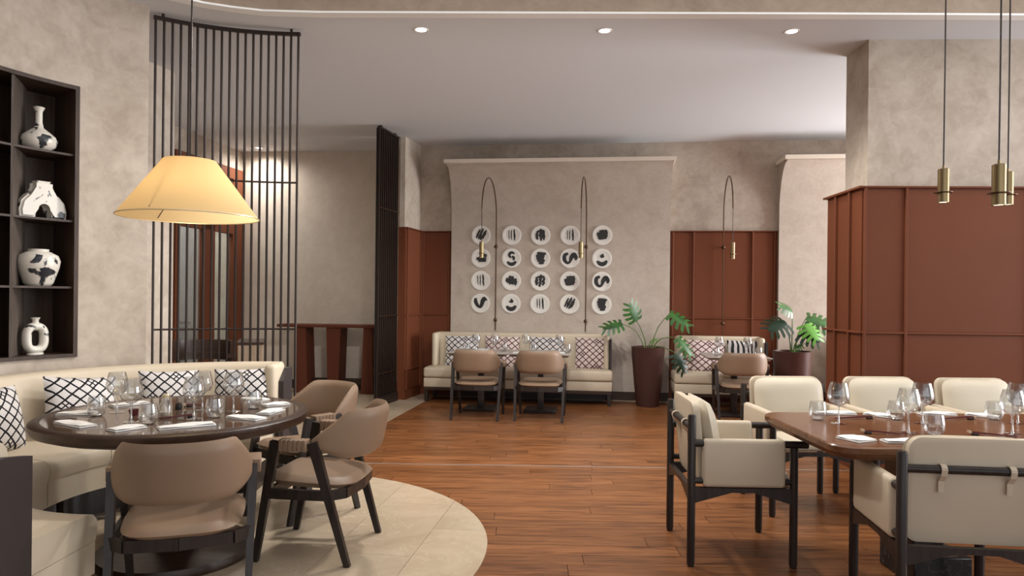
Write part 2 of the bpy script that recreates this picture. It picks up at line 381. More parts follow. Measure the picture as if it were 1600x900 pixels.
# ---- back wall
wb = mk('wall_back', 'plaster', None, box, -1.32, 7, 0, .15, 0, CEIL, smooth=0, loc=BWL, rz=BWR)
struct(wb, 'mottled taupe plaster back wall', 'wall')
def feature(s0, s1, nm, label):
    prof = [(0, 0), (-.08, 0), (-.08, 2.42)]
    for i in range(1, 11):
        a = i/10*pi/2; prof.append((-.08-.37*(1-cos(a)), 2.42+.66*sin(a)))
    prof += [(-.45, 3.095), (0, 3.095)]
    o = mk(nm, 'plaster_woven', None, prism_x, prof, s0, s1, smooth=.5, loc=BWL, rz=BWR); struct(o, label, 'wall panel')
    mk('top_trim', 'trim_paint', o, box, s0-.03, s1+.03, -.475, 0, 3.095, 3.142, smooth=0)
    return o
feature(-.829, 2.093, 'wall_feature', 'woven beige wall panel with flared top behind the plates')
feature(3.468, 6.9, 'wall_feature', 'second woven beige wall panel with flared top behind the short planter')
def panelling(nm, s0, s1, batt, label, loc=BWL, rz=BWR, t=-.02, top=2.245, rails=(1.10, .39), mat='terracotta', base_h=.12):
    o = mk(nm, mat, None, box, s0, s1, t, 0, 0, top, smooth=0, loc=loc, rz=rz); struct(o, label, 'wall panelling')
    xs = [s0]+batt+[s1]; zs = [base_h]+sorted(rails)+[top-.012]
    for i in range(len(xs)-1):
        for k in range(len(zs)-1):
            if xs[i+1]-xs[i] > .03: mk('panel', mat, o, box, xs[i]+.012, xs[i+1]-.012, t-.006, t, zs[k]+.012, zs[k+1]-.012, smooth=0)
    for x in batt: mk('batten', mat, o, rbox, x-.011, x+.011, t-.026, t, base_h, top-.01, .004, 1, smooth=0)
    for z in rails: mk('rail', mat, o, rbox, s0, s1, t-.022, t, z-.010, z+.010, .004, 1, smooth=0)
    mk('cap', mat, o, box, s0-.004, s1+.004, t-.032, 0, top-.012, top, smooth=0)
    mk('skirting', mat, o, box, s0, s1, t-.012, t, 0, base_h, smooth=0)
    return o
panelling('wall_panelling', 2.095, 3.466, [2.135, 2.40, 3.15, 3.425], 'terracotta panelled wall between the two beige panels')
panelling('wall_panelling', -1.27, -.831, [-1.23, -.87], 'narrow terracotta panelled wall left of the plate panel')
bb = mk('baseboard_back', 'dark_wood_h', None, box, -.82, 2.09, -.098, -.0805, 0, .115, smooth=0, loc=BWL, rz=BWR); struct(bb, 'dark baseboard under the plate panel', 'baseboard')
bb = mk('baseboard_back', 'dark_wood_h', None, box, 3.475, 6.8, -.098, -.0805, 0, .115, smooth=0, loc=BWL, rz=BWR); struct(bb, 'dark baseboard under the second beige panel', 'baseboard')
# ---- angled pier left of the back wall
pa, pb = Vector((-1.405, 9.15)), Vector((-1.275, 9.70))
pier = mk('wall_pier', 'plaster', None, prism, [(-1.47, 9.15), (pa.x, pa.y), (pb.x, pb.y), (-1.3, 9.95), (-1.6, 9.95)], 0, CEIL, smooth=0); struct(pier, 'angled plaster pier beside the far slat screen', 'wall')
dv_ = (pb-pa); L_ = dv_.length; ang = math.atan2(dv_.y, dv_.x)
pp = panelling('wall_panelling', -.02, L_, [.03, L_-.035], 'terracotta panelling on the angled pier', loc=(pa.x, pa.y, 0), rz=ang)
mk('panel', 'terracotta', pp, box, -.024, -.002, -.0, .075, 0, 2.245, smooth=0)
# ---- rear wall, door wall, block at the left
rw = mk('wall_rear', 'plaster_smooth', None, prism, [(-4.1, 10.28), (-1.45, 10.0), (-1.45, 10.2), (-4.1, 10.5)], 0, CEIL, smooth=0); struct(rw, 'smooth taupe wall behind the console', 'wall')
bb = mk('baseboard_rear', 'dark_wood_h', None, prism, [(-3.9, 10.235), (-1.5, 9.975), (-1.5, 9.995), (-3.9, 10.255)], 0, .13, smooth=0); struct(bb, 'dark baseboard behind the console', 'baseboard')
lb = mk('wall_left_block', 'plaster', None, prism, [(-3.27, 6.27), (-3.24, 6.345), (-3.175, 6.578), (-4.17, 8.66), (-5.9, 8.66), (-5.9, 6.27)], 0, CEIL, smooth=0); struct(lb, 'plaster wall end seen through the curved screen', 'wall')
DA, DB = Vector((-4.176, 8.667)), Vector((-3.93, 10.3)); dd = DB-DA; DL = dd.length; DR = math.atan2(dd.y, dd.x)
hd = mk('wall_door', 'plaster', None, box, 0, DL, 0, .12, 3.13, CEIL, smooth=0, loc=(*DA, 0), rz=DR); struct(hd, 'plaster strip above the tall glazed door', 'wall')
dr = mk('door_1', 'terracotta', None, box, 0, DL, -.03, .05, 2.98, 3.13, smooth=0, loc=(*DA, 0), rz=DR); struct(dr, 'tall terracotta framed glazed door behind the curved screen', 'door')
for x0, x1 in ((0, .07), (.60, .86), (1.30, DL)): mk('frame_post', 'terracotta', dr, box, x0, x1, -.03, .05, 0, 2.98, smooth=0)
mk('transom', 'terracotta', dr, box, .07, 1.30, -.03, .05, 2.20, 2.32, smooth=0)
mk('bottom_rail', 'terracotta', dr, box, .07, 1.30, -.02, .04, 0, .2, smooth=0)
for x0, x1 in ((.07, .60), (.86, 1.30)):
    mk('pane', 'pane_glass', dr, box, x0, x1, .0, .012, .2, 2.20, smooth=0); mk('pane', 'pane_glass', dr, box, x0, x1, .0, .012, 2.32, 2.98, smooth=0)
bk = mk('wall_beyond', 'ceiling_paint', None, box, -1.2, DL+.4, .9, 1.0, 0, CEIL, smooth=0, loc=(*DA, 0), rz=DR); struct(bk, 'pale grey wall behind the glazed door', 'wall')
wl = mk('wall_left_blocker', 'plaster', None, box, -6.1, -6, -3.4, 10.9, 0, CEIL+.5, smooth=0); struct(wl, 'unseen plaster wall added beyond the booth to block light', 'wall')  # out of view, added to keep excess world light off the left side
wr = mk('wall_rear_outer', 'plaster', None, box, -6, 8, 10.9, 11, 0, CEIL+.5, smooth=0); struct(wr, 'rear outer plaster wall', 'wall')
# ---- curved wall behind the booth, with display niche
R0, R1, A0, A1 = 1.57, 1.70, 143.3, 176.0
bm = bmesh.new()
def sector(a0, a1, z0, z1, r0=R0, r1=R1): arcsweep(bm, [(r0, z0), (r1, z0), (r1, z1), (r0, z1)], BC, a0, a1, max(3, int(abs(a1-a0)/2)))
sector(127.3, A0, 0, CEIL); sector(A0, A1, 0, .92); sector(A0, A1, 2.745, CEIL); sector(A1, 235, 0, CEIL)
cw = struct(obj('wall_left', bm, 'plaster', smooth=.3), 'curved mottled plaster wall behind the round booth', 'wall')
ni = thing('display_shelf', 'dark wood display shelf recessed in the curved plaster wall', 'shelf', (BC[0], BC[1], 0))
Z0 = (0, 0)
def nsec(name, mat, a0, a1, z0, z1, r0, r1): return mk(name, mat, ni, arcsweep, [(r0, z0), (r1, z0), (r1, z1), (r0, z1)], Z0, a0, a1, max(2, int(abs(a1-a0))), smooth=.3)
nsec('back_panel', 'niche_wood', A0, A1, .93, 2.735, 1.88, 1.90)
nsec('frame', 'niche_wood', A0+.02, A0+1.0, .925, 2.74, 1.555, 1.89); nsec('frame', 'niche_wood', A1-1, A1, .925, 2.74, 1.555, 1.89)
nsec('frame', 'niche_wood', A0+.02, A1, .921, .945, 1.555, 1.89); nsec('frame', 'niche_wood', A0+.02, A1, 2.718, 2.744, 1.555, 1.89)
for z in (1.395, 1.84, 2.285): nsec('shelf', 'niche_wood', A0+1, A1-1, z-.014, z, 1.575, 1.88)
mk('divider', 'niche_light', ni, prism, [(-1.464, .583), (-1.454, .592), (-1.59, .90), (-1.60, .895)], .945, 2.718, smooth=0)
def npos(a, r, z): return (BC[0]+r*cos(radians(a)), BC[1]+r*sin(radians(a)), z)
# ---- right-hand block
rb_ = RB = radians(-2.0)
blk = mk('wall_right', 'plaster', None, box, .0, 5, 0, .40, 0, CEIL, smooth=0, loc=(2.80, 5.565, 0), rz=RB); struct(blk, 'tall plaster wall block above the terracotta panelling on the right', 'wall')
bpl = panelling('wall_panelling', 0, 5, [.02, .335, 1.28, 2.23, 3.2], 'broad terracotta panelled wall behind the wooden table', loc=(2.735, 5.545, 0), rz=RB, t=-.03, top=2.25, rails=(1.105, .39))
core = mk('return_core', 'terracotta', bpl, box, 0, 5, 0, .62, 0, 2.235, smooth=0)
for y_ in (.16, .42): mk('batten', 'terracotta', bpl, rbox, -.024, 0, y_-.011, y_+.011, .12, 2.235, .004, 1, smooth=0)
for z_ in (1.105, .39): mk('rail', 'terracotta', bpl, rbox, -.022, 0, -.04, .66, z_-.01, z_+.01, .004, 1, smooth=0)
mk('cap', 'terracotta', bpl, box, -.03, 5, -.05, .65, 2.235, 2.252, smooth=0)

# ================================================================== SLAT SCREENS
SR = 1.66
sc = thing('slat_screen', 'curved screen of thin dark metal bars behind the booth', 'screen', (BC[0], BC[1], 0))
for i in range(19):
    a = radians(125.3-i*(35.2/18)); x, y = SR*cos(a), SR*sin(a)
    mk('bar', 'screen_metal', sc, cyl, (x, y, .03), (x, y, 3.385), .0095, None, 8)
mk('top_rail', 'screen_metal', sc, arcsweep, [(SR-.014, 3.37), (SR+.014, 3.37), (SR+.014, 3.395), (SR-.014, 3.395)], Z0, 125.8, 89.6, 24, smooth=.3)
mk('bottom_rail', 'screen_metal', sc, arcsweep, [(SR-.014, .004), (SR+.014, .004), (SR+.014, .03), (SR-.014, .03)], Z0, 125.8, 89.6, 24, smooth=.3)
for z in (2.226, 1.087): mk('cross_rod', 'screen_metal', sc, tube, [(SR*cos(radians(125.3-35.2*i/24)), SR*sin(radians(125.3-35.2*i/24)), z) for i in range(25)], .008, 6)
for a in (123.6, 92.0): mk('hanger', 'screen_metal', sc, cyl, (SR*cos(radians(a)), SR*sin(radians(a)), 3.39), (SR*cos(radians(a)), SR*sin(radians(a)), CEIL), .011, None, 8)
fa, fb = Vector((-1.625, 8.50)), Vector((-1.49, 9.08)); fd = fb-fa; FL = fd.length; FR = math.atan2(fd.y, fd.x)
fs = thing('slat_screen', 'straight dark slat screen standing before the pier at mid-left', 'screen', (*fa, 0), FR)
for i in range(11):
    x = .012+i*(FL-.024)/10; mk('slat', 'screen_metal', fs, box, x-.010, x+.010, -.012, .012, .12, 3.38, smooth=0)
mk('plinth', 'screen_metal', fs, box, -.01, FL+.01, -.03, .03, .003, .12, smooth=0); mk('top_rail', 'screen_metal', fs, box, -.005, FL+.005, -.02, .02, 3.38, 3.40, smooth=0)
mk('backing', 'black', fs, box, 0, FL, .02, .034, .12, 3.38, smooth=0)
for z in (2.42, 1.10, .40): mk('cross_rod', 'bronze', fs, cyl, (0, -.018, z), (FL, -.018, z), .007, None, 6)
for x in (.06, FL-.1): mk('hanger', 'screen_metal', fs, box, x-.02, x+.02, -.012, .012, 3.40, CEIL, smooth=0)

# ================================================================== CONSOLE + FURNITURE BEYOND
cn = thing('console_table', 'brown console table with wide tapered slab legs at the rear wall', 'console', (-2.53, 9.83, 0), radians(-6))
mk('top', 'terracotta_dark', cn, rbox, -.70, .70, -.19, .16, .905, .945, .008, 2)
for x, w0, w1 in ((-.36, .13, .20), (.10, .20, .15), (.58, .11, .17)):
    mk('leg', 'terracotta_dark', cn, prism_y, [(x-w1/2, .003), (x+w1/2, .003), (x+w0/2, .905), (x-w0/2, .905)], -.16, .13, smooth=0)
mk('stretcher', 'dark_wood_h', cn, box, -.42, .62, .02, .07, .10, .19, smooth=0)
lc = thing('lounge_chair', 'low dark wooden chair with curved back seen through the curved screen', 'chair', (-3.35, 7.55, .0025), face(.2, -1))
mk('backrest', 'dark_wood_h', lc, arcsweep, [(.30, .62), (.33, .62), (.34, .84), (.31, .84)], (0, -.02), 185, 355, 20)
mk('arm_rail', 'dark_wood_h', lc, arcsweep, [(.29, .66), (.37, .66), (.37, .70), (.29, .70)], (0, -.02), 175, 365, 20)
mk('seat', 'dark_wood_h', lc, lathe, [(0, .40), (.30, .40), (.32, .43), (.30, .46), (0, .46)])
for x in (-.26, .26):
    for y_ in (-.2, .2): mk('leg', 'dark_wood', lc, cyl, (x*1.0, y_, 0), (x*.98, y_*.9, .67 if y_ < 0 else .43), .018, .022, 8)
st = thing('side_stand', 'pale wood sided stand with dark top behind the curved screen', 'stand', (-2.88, 7.80, .0025), .25)
mk('body', 'pale_wood', st, rbox, -.13, .13, -.13, .13, 0, .80, .006, 1); mk('top', 'dark_wood_h', st, prism_x, [(-.14, .80), (.14, .80), (.14, .85), (-.14, .825)], -.14, .14, smooth=0)

# ================================================================== BOOTH
bo = thing('curved_booth', 'curved cream leather booth around the round table', 'banquette', (BC[0], BC[1], FZ))
a0, a1 = 91.5, 268.5
def boothsweep(bm, prof, a0, a1, n=48, sh=.13, lim=1.2):     # the seat front opens out towards the near end
    rs = []
    for i in range(n+1):
        d = a0+(a1-a0)*i/n; k = max(0, min(1, (d-195)/70)); k = k*k*(3-2*k); a = radians(d)
        rs.append([bm.verts.new(((r+(sh*k if r < lim else 0))*cos(a), (r+(sh*k if r < lim else 0))*sin(a), z)) for r, z in prof])
    for i in range(n): bridge(bm, rs[i], rs[i+1])
    bm.faces.new(rs[0][::-1]); bm.faces.new(rs[-1])
seat_ = mk('seat_cushion', 'cream_leather', bo, boothsweep, [(.79, .335), (1.42, .335), (1.42, .47), (.86, .455), (.81, .445), (.785, .42), (.78, .38)], a0, a1, smooth=.9)
mk('base', 'cream_leather', bo, boothsweep, [(.795, .20), (1.43, .20), (1.43, .333), (.795, .333)], a0, a1)
mk('backrest', 'cream_leather', bo, boothsweep, [(1.28, .46), (1.46, .30), (1.46, .82), (1.44, .848), (1.40, .855), (1.355, .845), (1.335, .82)], a0-.5, a1+.5, 48, .10, 9, smooth=.9)
mk('plinth', 'dark_wood', bo, arcsweep, [(.98, .0), (1.44, .0), (1.44, .20), (.98, .20)], Z0, a0+2, a1-3, 40)
for a in (100, 128, 150, 172, 196, 220, 243, 266):
    q = .83 if a < 210 else .96; r = radians(a); x, y = q*cos(r), q*sin(r)
    mk('leg', 'dark_wood', bo, cyl, (x, y, 0), (x, y, .2), .022, .03, 8)
for a in (120, 152, 184):   # seat seams
    r = radians(a); mk('seam', 'cream_leather', seat_, tube, [(q*cos(r), q*sin(r), z) for q, z in ((.794, .21), (.791, .33), (.779, .38), (.785, .42), (.81, .446), (.86, .456), (1.28, .469))], .0028, 5)
for s in (1, -1):
    k = 0 if s > 0 else .125
    mk('end_panel', 'panel_end', bo, prism_x, [(s*(y_+k), z) for y_, z in ((1.27, .0), (1.47, .0), (1.47, .81), (1.39, .81), (1.27, .725 if s > 0 else .79))], .0, .035, smooth=0)
    if s > 0: mk('wing', 'cream_leather', bo, rbox, -.085, -.002, *sorted((s*(1.19+k), s*(1.43+k))), .46, .85, .032, 3)
# cushions on the booth
def cushion(name, mat, label, loc, rz, tilt, w=.45, h=.45, th=.075, roll_=0, group=None, cat='cushion'):
    def f(u, v): return Vector((w/2*u*(1-.05*(1-v*v)), 0, h/2*v*(1-.05*(1-u*u))))
    def t(u, v): return th*(max(0, 1-u*u)**.45)*(max(0, 1-v*v)**.45)
    bm = bmesh.new(); shell(bm, f, t, 16, 16)
    o = obj(name, bm, mat, None, loc, 0, 1.2); o.rotation_euler = (Matrix.Rotation(rz, 4, 'Z') @ Matrix.Rotation(tilt, 4, 'X') @ Matrix.Rotation(roll_, 4, 'Y')).to_euler()
    return tag(o, label, cat, group)
for a, r, lab, rl in ((178, 1.17, 'black lattice cushion at the left frame edge of the booth', .05), (149.5, 1.18, 'black lattice cushion in the booth left of the wine glasses', .10), (123.5, 1.19, 'black lattice cushion in the booth under the pendant lamp', .03), (101, 1.19, 'black lattice cushion at the right end of the booth', -.02)):
    p = npos(a, r, .645)
    cushion('cushion', 'lattice_black', lab, p, radians(a-90), -.25, .44 if a > 130 else .38, .37, .075, rl, 'lattice cushions on the booth')

# ================================================================== BACK BANQUETTES
def banquette(label, s0, s1, wl=True, wr=True):
    o = thing('banquette', label, 'banquette', bwp(s0, -.10), BWR, 'cream banquettes along the back wall'); L = s1-s0
    mk('seat_cushion', 'cream_leather', o, rbox, 0, L, -.57, -.10, .305, .44, .035, 3); mk('base', 'cream_leather', o, rbox, .005, L-.005, -.55, -.05, .185, .303, .01, 2)
    mk('backrest', 'cream_leather', o, rbox, .07, L-.04, -.12, -.005, .19, .875, .03, 3)
    if wl: mk('wing', 'cream_leather', o, rbox, .055, .125, -.34, -.005, .43, .872, .03, 3)
    if wr: mk('wing', 'cream_leather', o, rbox, L-.11, L-.04, -.34, -.005, .43, .872, .03, 3); mk('end_panel', 'panel_end', o, box, L-.038, L-.012, -.36, -.005, .19, .82, smooth=0)
    mk('frame_rail', 'dark_wood_h', o, box, .01, L-.01, -.56, -.02, .15, .185, smooth=0)
    for x in (.04, L-.04):
        for y_ in (-.53, -.06): mk('leg', 'dark_wood', o, box, x-.02, x+.02, y_-.02, y_+.02, .002, .15, smooth=0)
    return o
banquette('long cream banquette under the plate wall', -1.06, 1.35)
banquette('short cream banquette before the terracotta wall', 2.10, 3.27)
banquette('cream banquette half hidden behind the right terracotta block', 4.02, 5.9)
def bcush(mat, lab, s, w=.46, t=-.31, name='cushion', z=.625): 
    p = bwp(s, t, z); cushion(name, mat, lab, p, BWR, -.22, w, .42, .07, random.uniform(-.03, .03), 'cushions on the back banquettes')
bcush('lattice_black', 'black lattice cushion at the left end of the long banquette', -.62)
bcush('lattice_maroon', 'maroon lattice cushion behind the joined back tables', -.09)
bcush('lattice_black', 'black lattice cushion behind the right back-table chair', .50)
bcush('lattice_maroon', 'maroon lattice cushion at the right end of the long banquette', 1.10)
bcush('lattice_maroon', 'maroon lattice cushion on the short banquette', 2.52, .5)
bcush('leaf_print', 'black and white leaf print cushion on the short banquette', 3.0, .42)
bcush('lattice_black', 'black lattice cushion beside the right terracotta block', 4.53)

# ================================================================== TABLES
rt = thing('round_table', 'round dark wood table with glossy inset top in the booth', 'table', (-1.73, 3.66, FZ))
mk('rim', 'dark_wood_h', rt, lathe, [(.60, .70), (.60, .736), (.635, .736), (.65, .728), (.652, .71), (.64, .685), (.60, .67), (.10, .67), (.10, .70), (.60, .70)], 72)
mk('inset_top', 'table_glass_top', rt, lathe, [(0, .702), (.599, .702), (.599, .7355), (0, .7355)], 72, smooth=.5)
mk('column', 'dark_wood', rt, lathe, [(.16, .05), (.10, .12), (.085, .3), (.085, .5), (.12, .62), (.2, .668)], 28)
mk('foot', 'dark_wood_h', rt, lathe, [(0, 0), (.38, 0), (.385, .02), (.375, .045), (.16, .06), (0, .06)], 48)
ZR = .7355+FZ
wt = thing('dining_table', 'rectangular brown wood dining table with rounded corners on the right', 'table', (2.62, 3.46, 0), radians(1.0))
def rrect(w, d, r, n=6):
    out = []
    for cx, cy, s in ((w-r, d-r, 0), (-w+r, d-r, 90), (-w+r, -d+r, 180), (w-r, -d+r, 270)):
        out += [(cx+r*cos(radians(s+90*i/n)), cy+r*sin(radians(s+90*i/n))) for i in range(n+1)]
    return out
def slab(bm, w, d, r, z0, z1, ch=.012):
    rs = [[bm.verts.new((x, y, z)) for x, y in rrect(w-k, d-k, r)] for z, k in ((z0, .03), (z0+.03, 0), (z1-.006, 0), (z1, .006))]
    for a, b in zip(rs, rs[1:]): bridge(bm, a, b)
    bm.faces.new(rs[0][::-1]); bm.faces.new(rs[-1])
mk('top', 'table_wood', wt, slab, 1.24, .46, .11, .675, .735, smooth=.5)
for x in (-.60, .60):
    mk('stone_plinth', 'marble_black', wt, rbox, x-.10, x+.18, -.11, .20, 0, .14, .006, 1); mk('pedestal', 'marble_black', wt, rbox, x-.09, x+.06, -.08, .18, .14, .675, .005, 1)
def smalltable(label, x, y):
    o = thing('cafe_table', label, 'table', (x, y, 0), BWR, 'square tables at the back banquettes')
    mk('top', 'marble_grey', o, slab, .357, .36, .02, .665, .70, smooth=.5); mk('column', 'dark_wood', o, rbox, -.035, .035, -.035, .035, .03, .665, .004, 1)
    mk('foot_plate', 'dark_wood', o, rbox, -.19, .19, -.19, .19, 0, .03, .006, 1); return o
smalltable('grey topped square table behind the left back chair', -.36, 8.47); smalltable('grey topped square table behind the right back chair', .355, 8.385)
smalltable('grey topped square table at the short banquette', 2.60, 8.22)

# ================================================================== TAN CHAIRS
def make_tan(label):
    o = thing('leather_chair', label, 'chair', group='tan leather chairs with dark splayed legs')
    for s in (-1, 1):
        mk('leg', 'dark_wood', o, beam, (s*.25, .26, 0), (s*.272, .148, .617), (.026, .03), (.034, .05))
        mk('leg', 'dark_wood', o, beam, (s*.2575, -.225, 0), (s*.272, -.045, .617), (.026, .03), (.034, .05))
        bm = bmesh.new()
        for k in range(6):
            y0 = -.02+k*.0238; rbox(bm, s*.272-.031, s*.272+.031, y0, y0+.0236, .572, .631, .004, 1)
        obj('arm_wrap', bm, 'tan_leather', o)
        mk('side_rail', 'dark_wood', o, beam, (s*.262, .205, .352), (s*.266, -.125, .352), (.024, .05), (.024, .05))
    mk('front_rail', 'dark_wood', o, box, -.25, .25, .17, .195, .325, .38, smooth=0)
    bm = bmesh.new()
    tube_pts = [(-.262, -.125), (-.2, -.19), (0, -.215), (.2, -.19), (.262, -.125)]
    for p, q in zip(tube_pts, tube_pts[1:]): beam(bm, (*p, .352), (*q, .352), (.024, .05), (.024, .05), (0, 0, 1)) if 0 else beam(bm, (*p, .352), (*q, .352), (.05, .024), (.05, .024), (0, 0, 1))
    obj('rear_rail', bm, 'dark_wood', o, smooth=0)
    # seat pad
    def f(u, v):
        k = max(abs(u), abs(v)) or 1; q = ((abs(u/k)**5+abs(v/k)**5)**.2) or 1; a, b = u/q, v/q
        return Vector((.238*a*(1-.06*max(0, -b)), .01+.225*b-.02*(1-a*a)*max(0, -b), .405+.012*b-.014*(1-a*a)*(1-b*b)))
    mk('seat', 'tan_leather', o, shell, f, lambda u, v: .034*(max(0, 1-u**6)**.4)*(max(0, 1-v**6)**.4), 18, 18, smooth=1.2)
    # wrap-around back
    def g(u, v):
        a = abs(u); e = max(0, 1-a**7)**.38 if a < 1 else 0.0
        ph = u*radians(88); sx = math.copysign(abs(sin(ph))**.82, u)
        x = .232*sx+math.copysign(.034*a**7, u); y = .0-.27*abs(cos(ph))**.62
        top = .775-.125*max(0, (a-.64)/.36)**1.25; bot = .525+.045*max(0, (a-.66)/.34)**1.4
        mid, hh = (top+bot)/2, (top-bot)/2*(.45+.55*e)
        z = mid+hh*v; lean = (z-.5)/.27
        return Vector((x*(1+.02*lean), y-.055*lean*abs(cos(ph)), z))
    mk('backrest', 'tan_leather', o, shell, g, lambda u, v: .024*(max(0, 1-u**8)**.4)*(max(0, 1-v**4)**.45), 30, 12, smooth=1.2)
    return o
ch = make_tan('tan leather chair with its back to the camera at the round table')
ch.location = (-1.39, 3.02, FZ); ch.rotation_euler = (0, 0, face(-.317, .948))
dup(ch, (-1.0, 3.785, FZ), face(-.99, .11), 'tan leather chair seen from the side right of the round table')
dup(ch, (-1.31, 4.47, FZ), face(-.64, -.77), 'tan leather chair behind the side-on one, facing the round table')
dup(ch, (-.372, 7.90, 0), face(.13, .99), 'tan leather chair at the left back table')
dup(ch, (.327, 7.855, 0), face(.13, .99), 'tan leather chair at the right back table')
dup(ch, (2.56, 7.86, 0), face(.13, .99), 'tan leather chair at the short banquette table')

# ================================================================== CREAM ARMCHAIRS
def make_arm(label):
    o = thing('armchair', label, 'armchair', group='cream sling armchairs at the wooden table')
    bxx = .273
    for s in (-1, 1):
        mk('rear_post', 'dark_wood', o, lathe, [(0, 0), (.016, 0), (.0205, .02), (.0205, .76), (.016, .769), (0, .769)], 14, (s*bxx, -.257, 0))
        mk('front_leg', 'dark_wood', o, lathe, [(0, 0), (.016, 0), (.0205, .02), (.0205, .61), (0, .612)], 14, (s*bxx, .257, 0))
        mk('arm_bar', 'dark_wood', o, cyl, (s*bxx, -.257, .624), (s*bxx, .325, .624), .0185)
        mk('lower_bar', 'dark_wood', o, cyl, (s*bxx, -.257, .435), (s*bxx, .257, .435), .016)
        mk('arm_sling', 'cream_leather', o, rbox, s*bxx-.0245, s*bxx+.0245, -.205, .212, .405, .650, .022, 4)
        mk('side_rail', 'dark_wood', o, prism_x, [(-.257, .402), (-.257, .32), (-.06, .378), (.06, .378), (.257, .32), (.257, .402)], s*bxx-.013, s*bxx+.013, smooth=0)
    for y_ in (-.257, .257): mk('cross_rail', 'dark_wood', o, prism_y, [(-bxx, .402), (-bxx, .32), (-.08, .378), (.08, .378), (bxx, .32), (bxx, .402)], y_-.013, y_+.013, smooth=0)
    bar_ = mk('back_bar', 'dark_wood', o, cyl, (-bxx, -.257, .702), (bxx, -.257, .702), .0165)
    mk('seat_cushion', 'cream_pale', o, rbox, -.244, .244, -.185, .25, .402, .475, .025, 3)
    def panel(bm):
        rs = []
        for y_, k in ((-.232, .012), (-.227, 0), (-.195, 0), (-.190, .012)):
            rs.append([bm.verts.new((x, y_-.02*(z/.2), .612+z)) for x, z in rrect(.242-k, .212-k, .05)])
        for a, b in zip(rs, rs[1:]): bridge(bm, a, b)
        bm.faces.new(rs[0][::-1]); bm.faces.new(rs[-1])
    mk('back_panel', 'cream_leather', o, panel, smooth=.6)
    def f(u, v):
        k = max(abs(u), abs(v)) or 1; q = ((abs(u/k)**7+abs(v/k)**7)**(1/7)) or 1; a, b = u/q, v/q
        return Vector((.238*a, -.140-.035*b, .642+.180*b))
    mk('back_cushion', 'cream_pale', o, shell, f, lambda u, v: .055*(max(0, 1-u**4)**.45)*(max(0, 1-v**4)**.45), 16, 14, smooth=1.2)
    for x in (-.125, .125):
        bm = bmesh.new(); n = 12; pr_ = []
        for i in range(n+1):
            a = pi*(-.15)+i/n*pi*1.3; pr_.append((-.257-.021*cos(a), .702+.021*sin(a)))
        pr_ = [(-.236, .66)]+[(-.257+.021*cos(pi*i/8), .702+.021*sin(pi*i/8)) for i in range(9)]+[(-.272, .68), (-.2475, .655), (-.2475, .61)]
        for (y0, z0), (y1, z1) in zip(pr_, pr_[1:]):
            beam(bm, (x, y0, z0), (x, y1, z1), (.022, .004), (.022, .004))
        obj('strap', bm, 'cream_leather', bar_, smooth=0)
    return o
ac = make_arm('cream sling armchair at the left end of the wooden table')
ac.location = (1.186, 3.84, 0); ac.rotation_euler = (0, 0, face(.999, -.03))
dup(ac, (1.84, 2.985, 0), face(.12, .99), 'cream sling armchair with its back to the camera at the wooden table')
dup(ac, (1.905, 4.665, 0), face(.03, -1), 'leftmost cream armchair on the far side of the wooden table')
dup(ac, (2.57, 4.70, 0), face(.03, -1), 'middle cream armchair on the far side of the wooden table')
dup(ac, (3.20, 4.68, 0), face(.03, -1), 'rightmost cream armchair on the far side of the wooden table')

# ================================================================== LAMPS
pl = thing('pendant_lamp', 'large cream cone shade pendant lamp over the round table', 'lamp', (-1.70, 3.70, 1.755))
mk('shade', 'lamp_shade', pl, lathe, [(.348, 0), (.130, .30)], 48); mk('shade_top', 'lamp_shade', pl, lathe, [(.130, .30), (.05, .302), (.02, .304)], 32)
bm = bmesh.new()
for i in range(3): a = i*2*pi/3+.4; tube(bm, [(.02*cos(a), .02*sin(a), .24), (.335*cos(a), .335*sin(a), .018)], .0025, 5)
obj('frame', bm, 'bronze', pl)
mk('lower_ring', 'gold', pl, tube, [(.347*cos(i*pi/24), .347*sin(i*pi/24), .002) for i in range(49)], .003, 5)
mk('bulb', 'bulb_glow', pl, lathe, [(0, .09), (.02, .095), (.03, .12), (.025, .15), (.014, .17), (0, .17)], 14)
mk('socket', 'bronze', pl, lathe, [(.017, .17), (.017, .25), (.01, .30), (0, .31)], 12)
mk('cord', 'screen_metal', pl, cyl, (0, 0, .30), (.004, 0, CEIL+.5-1.755), .0045, None, 6)
bl = bpy.data.lights.new('lamp_bulb', 'POINT'); bl.energy = 2.5; bl.color = (1, .78, .46); bl.shadow_soft_size = .04
b_ = bpy.data.objects.new('lamp_bulb', bl); COL.objects.link(b_); b_.parent = pl; b_.location = (0, 0, .06)
def brass_pendant(x, y, z, label, r=.0262):
    o = thing('pendant_light', label, 'lamp', (x, y, z), 0, 'slim brass pendants over the wooden table')
    cy_ = mk('cylinder', 'brass', o, lathe, [(r*.8, .002), (r, 0), (r, .17), (r*.7, .174), (0, .174)], 24); mk('disc', 'bronze', cy_, lathe, [(r, .048), (.044, .050), (.044, .053), (r, .055)], 28)
    mk('diffuser', 'pendant_glow', cy_, lathe, [(0, .003), (r*.8, .003)], 20); mk('cord', 'screen_metal', o, cyl, (0, 0, .172), (.006, 0, CEIL+.5-z), .0038, None, 6); mk('cord_grip', 'brass', o, cyl, (0, 0, .172), (0, 0, .19), .006, None, 10)
    l = bpy.data.lights.new('pendant_spot', 'SPOT'); l.energy = 4; l.color = (1, .82, .56); l.spot_size = radians(80); l.shadow_soft_size = .03
    q = bpy.data.objects.new('pendant_spot', l); COL.objects.link(q); q.parent = o; q.location = (0, 0, -.005)
brass_pendant(2.20, 3.60, 1.862, 'leftmost slim brass pendant over the wooden table')
brass_pendant(2.035, 2.95, 1.762, 'front slim brass pendant of the overlapping right pair')
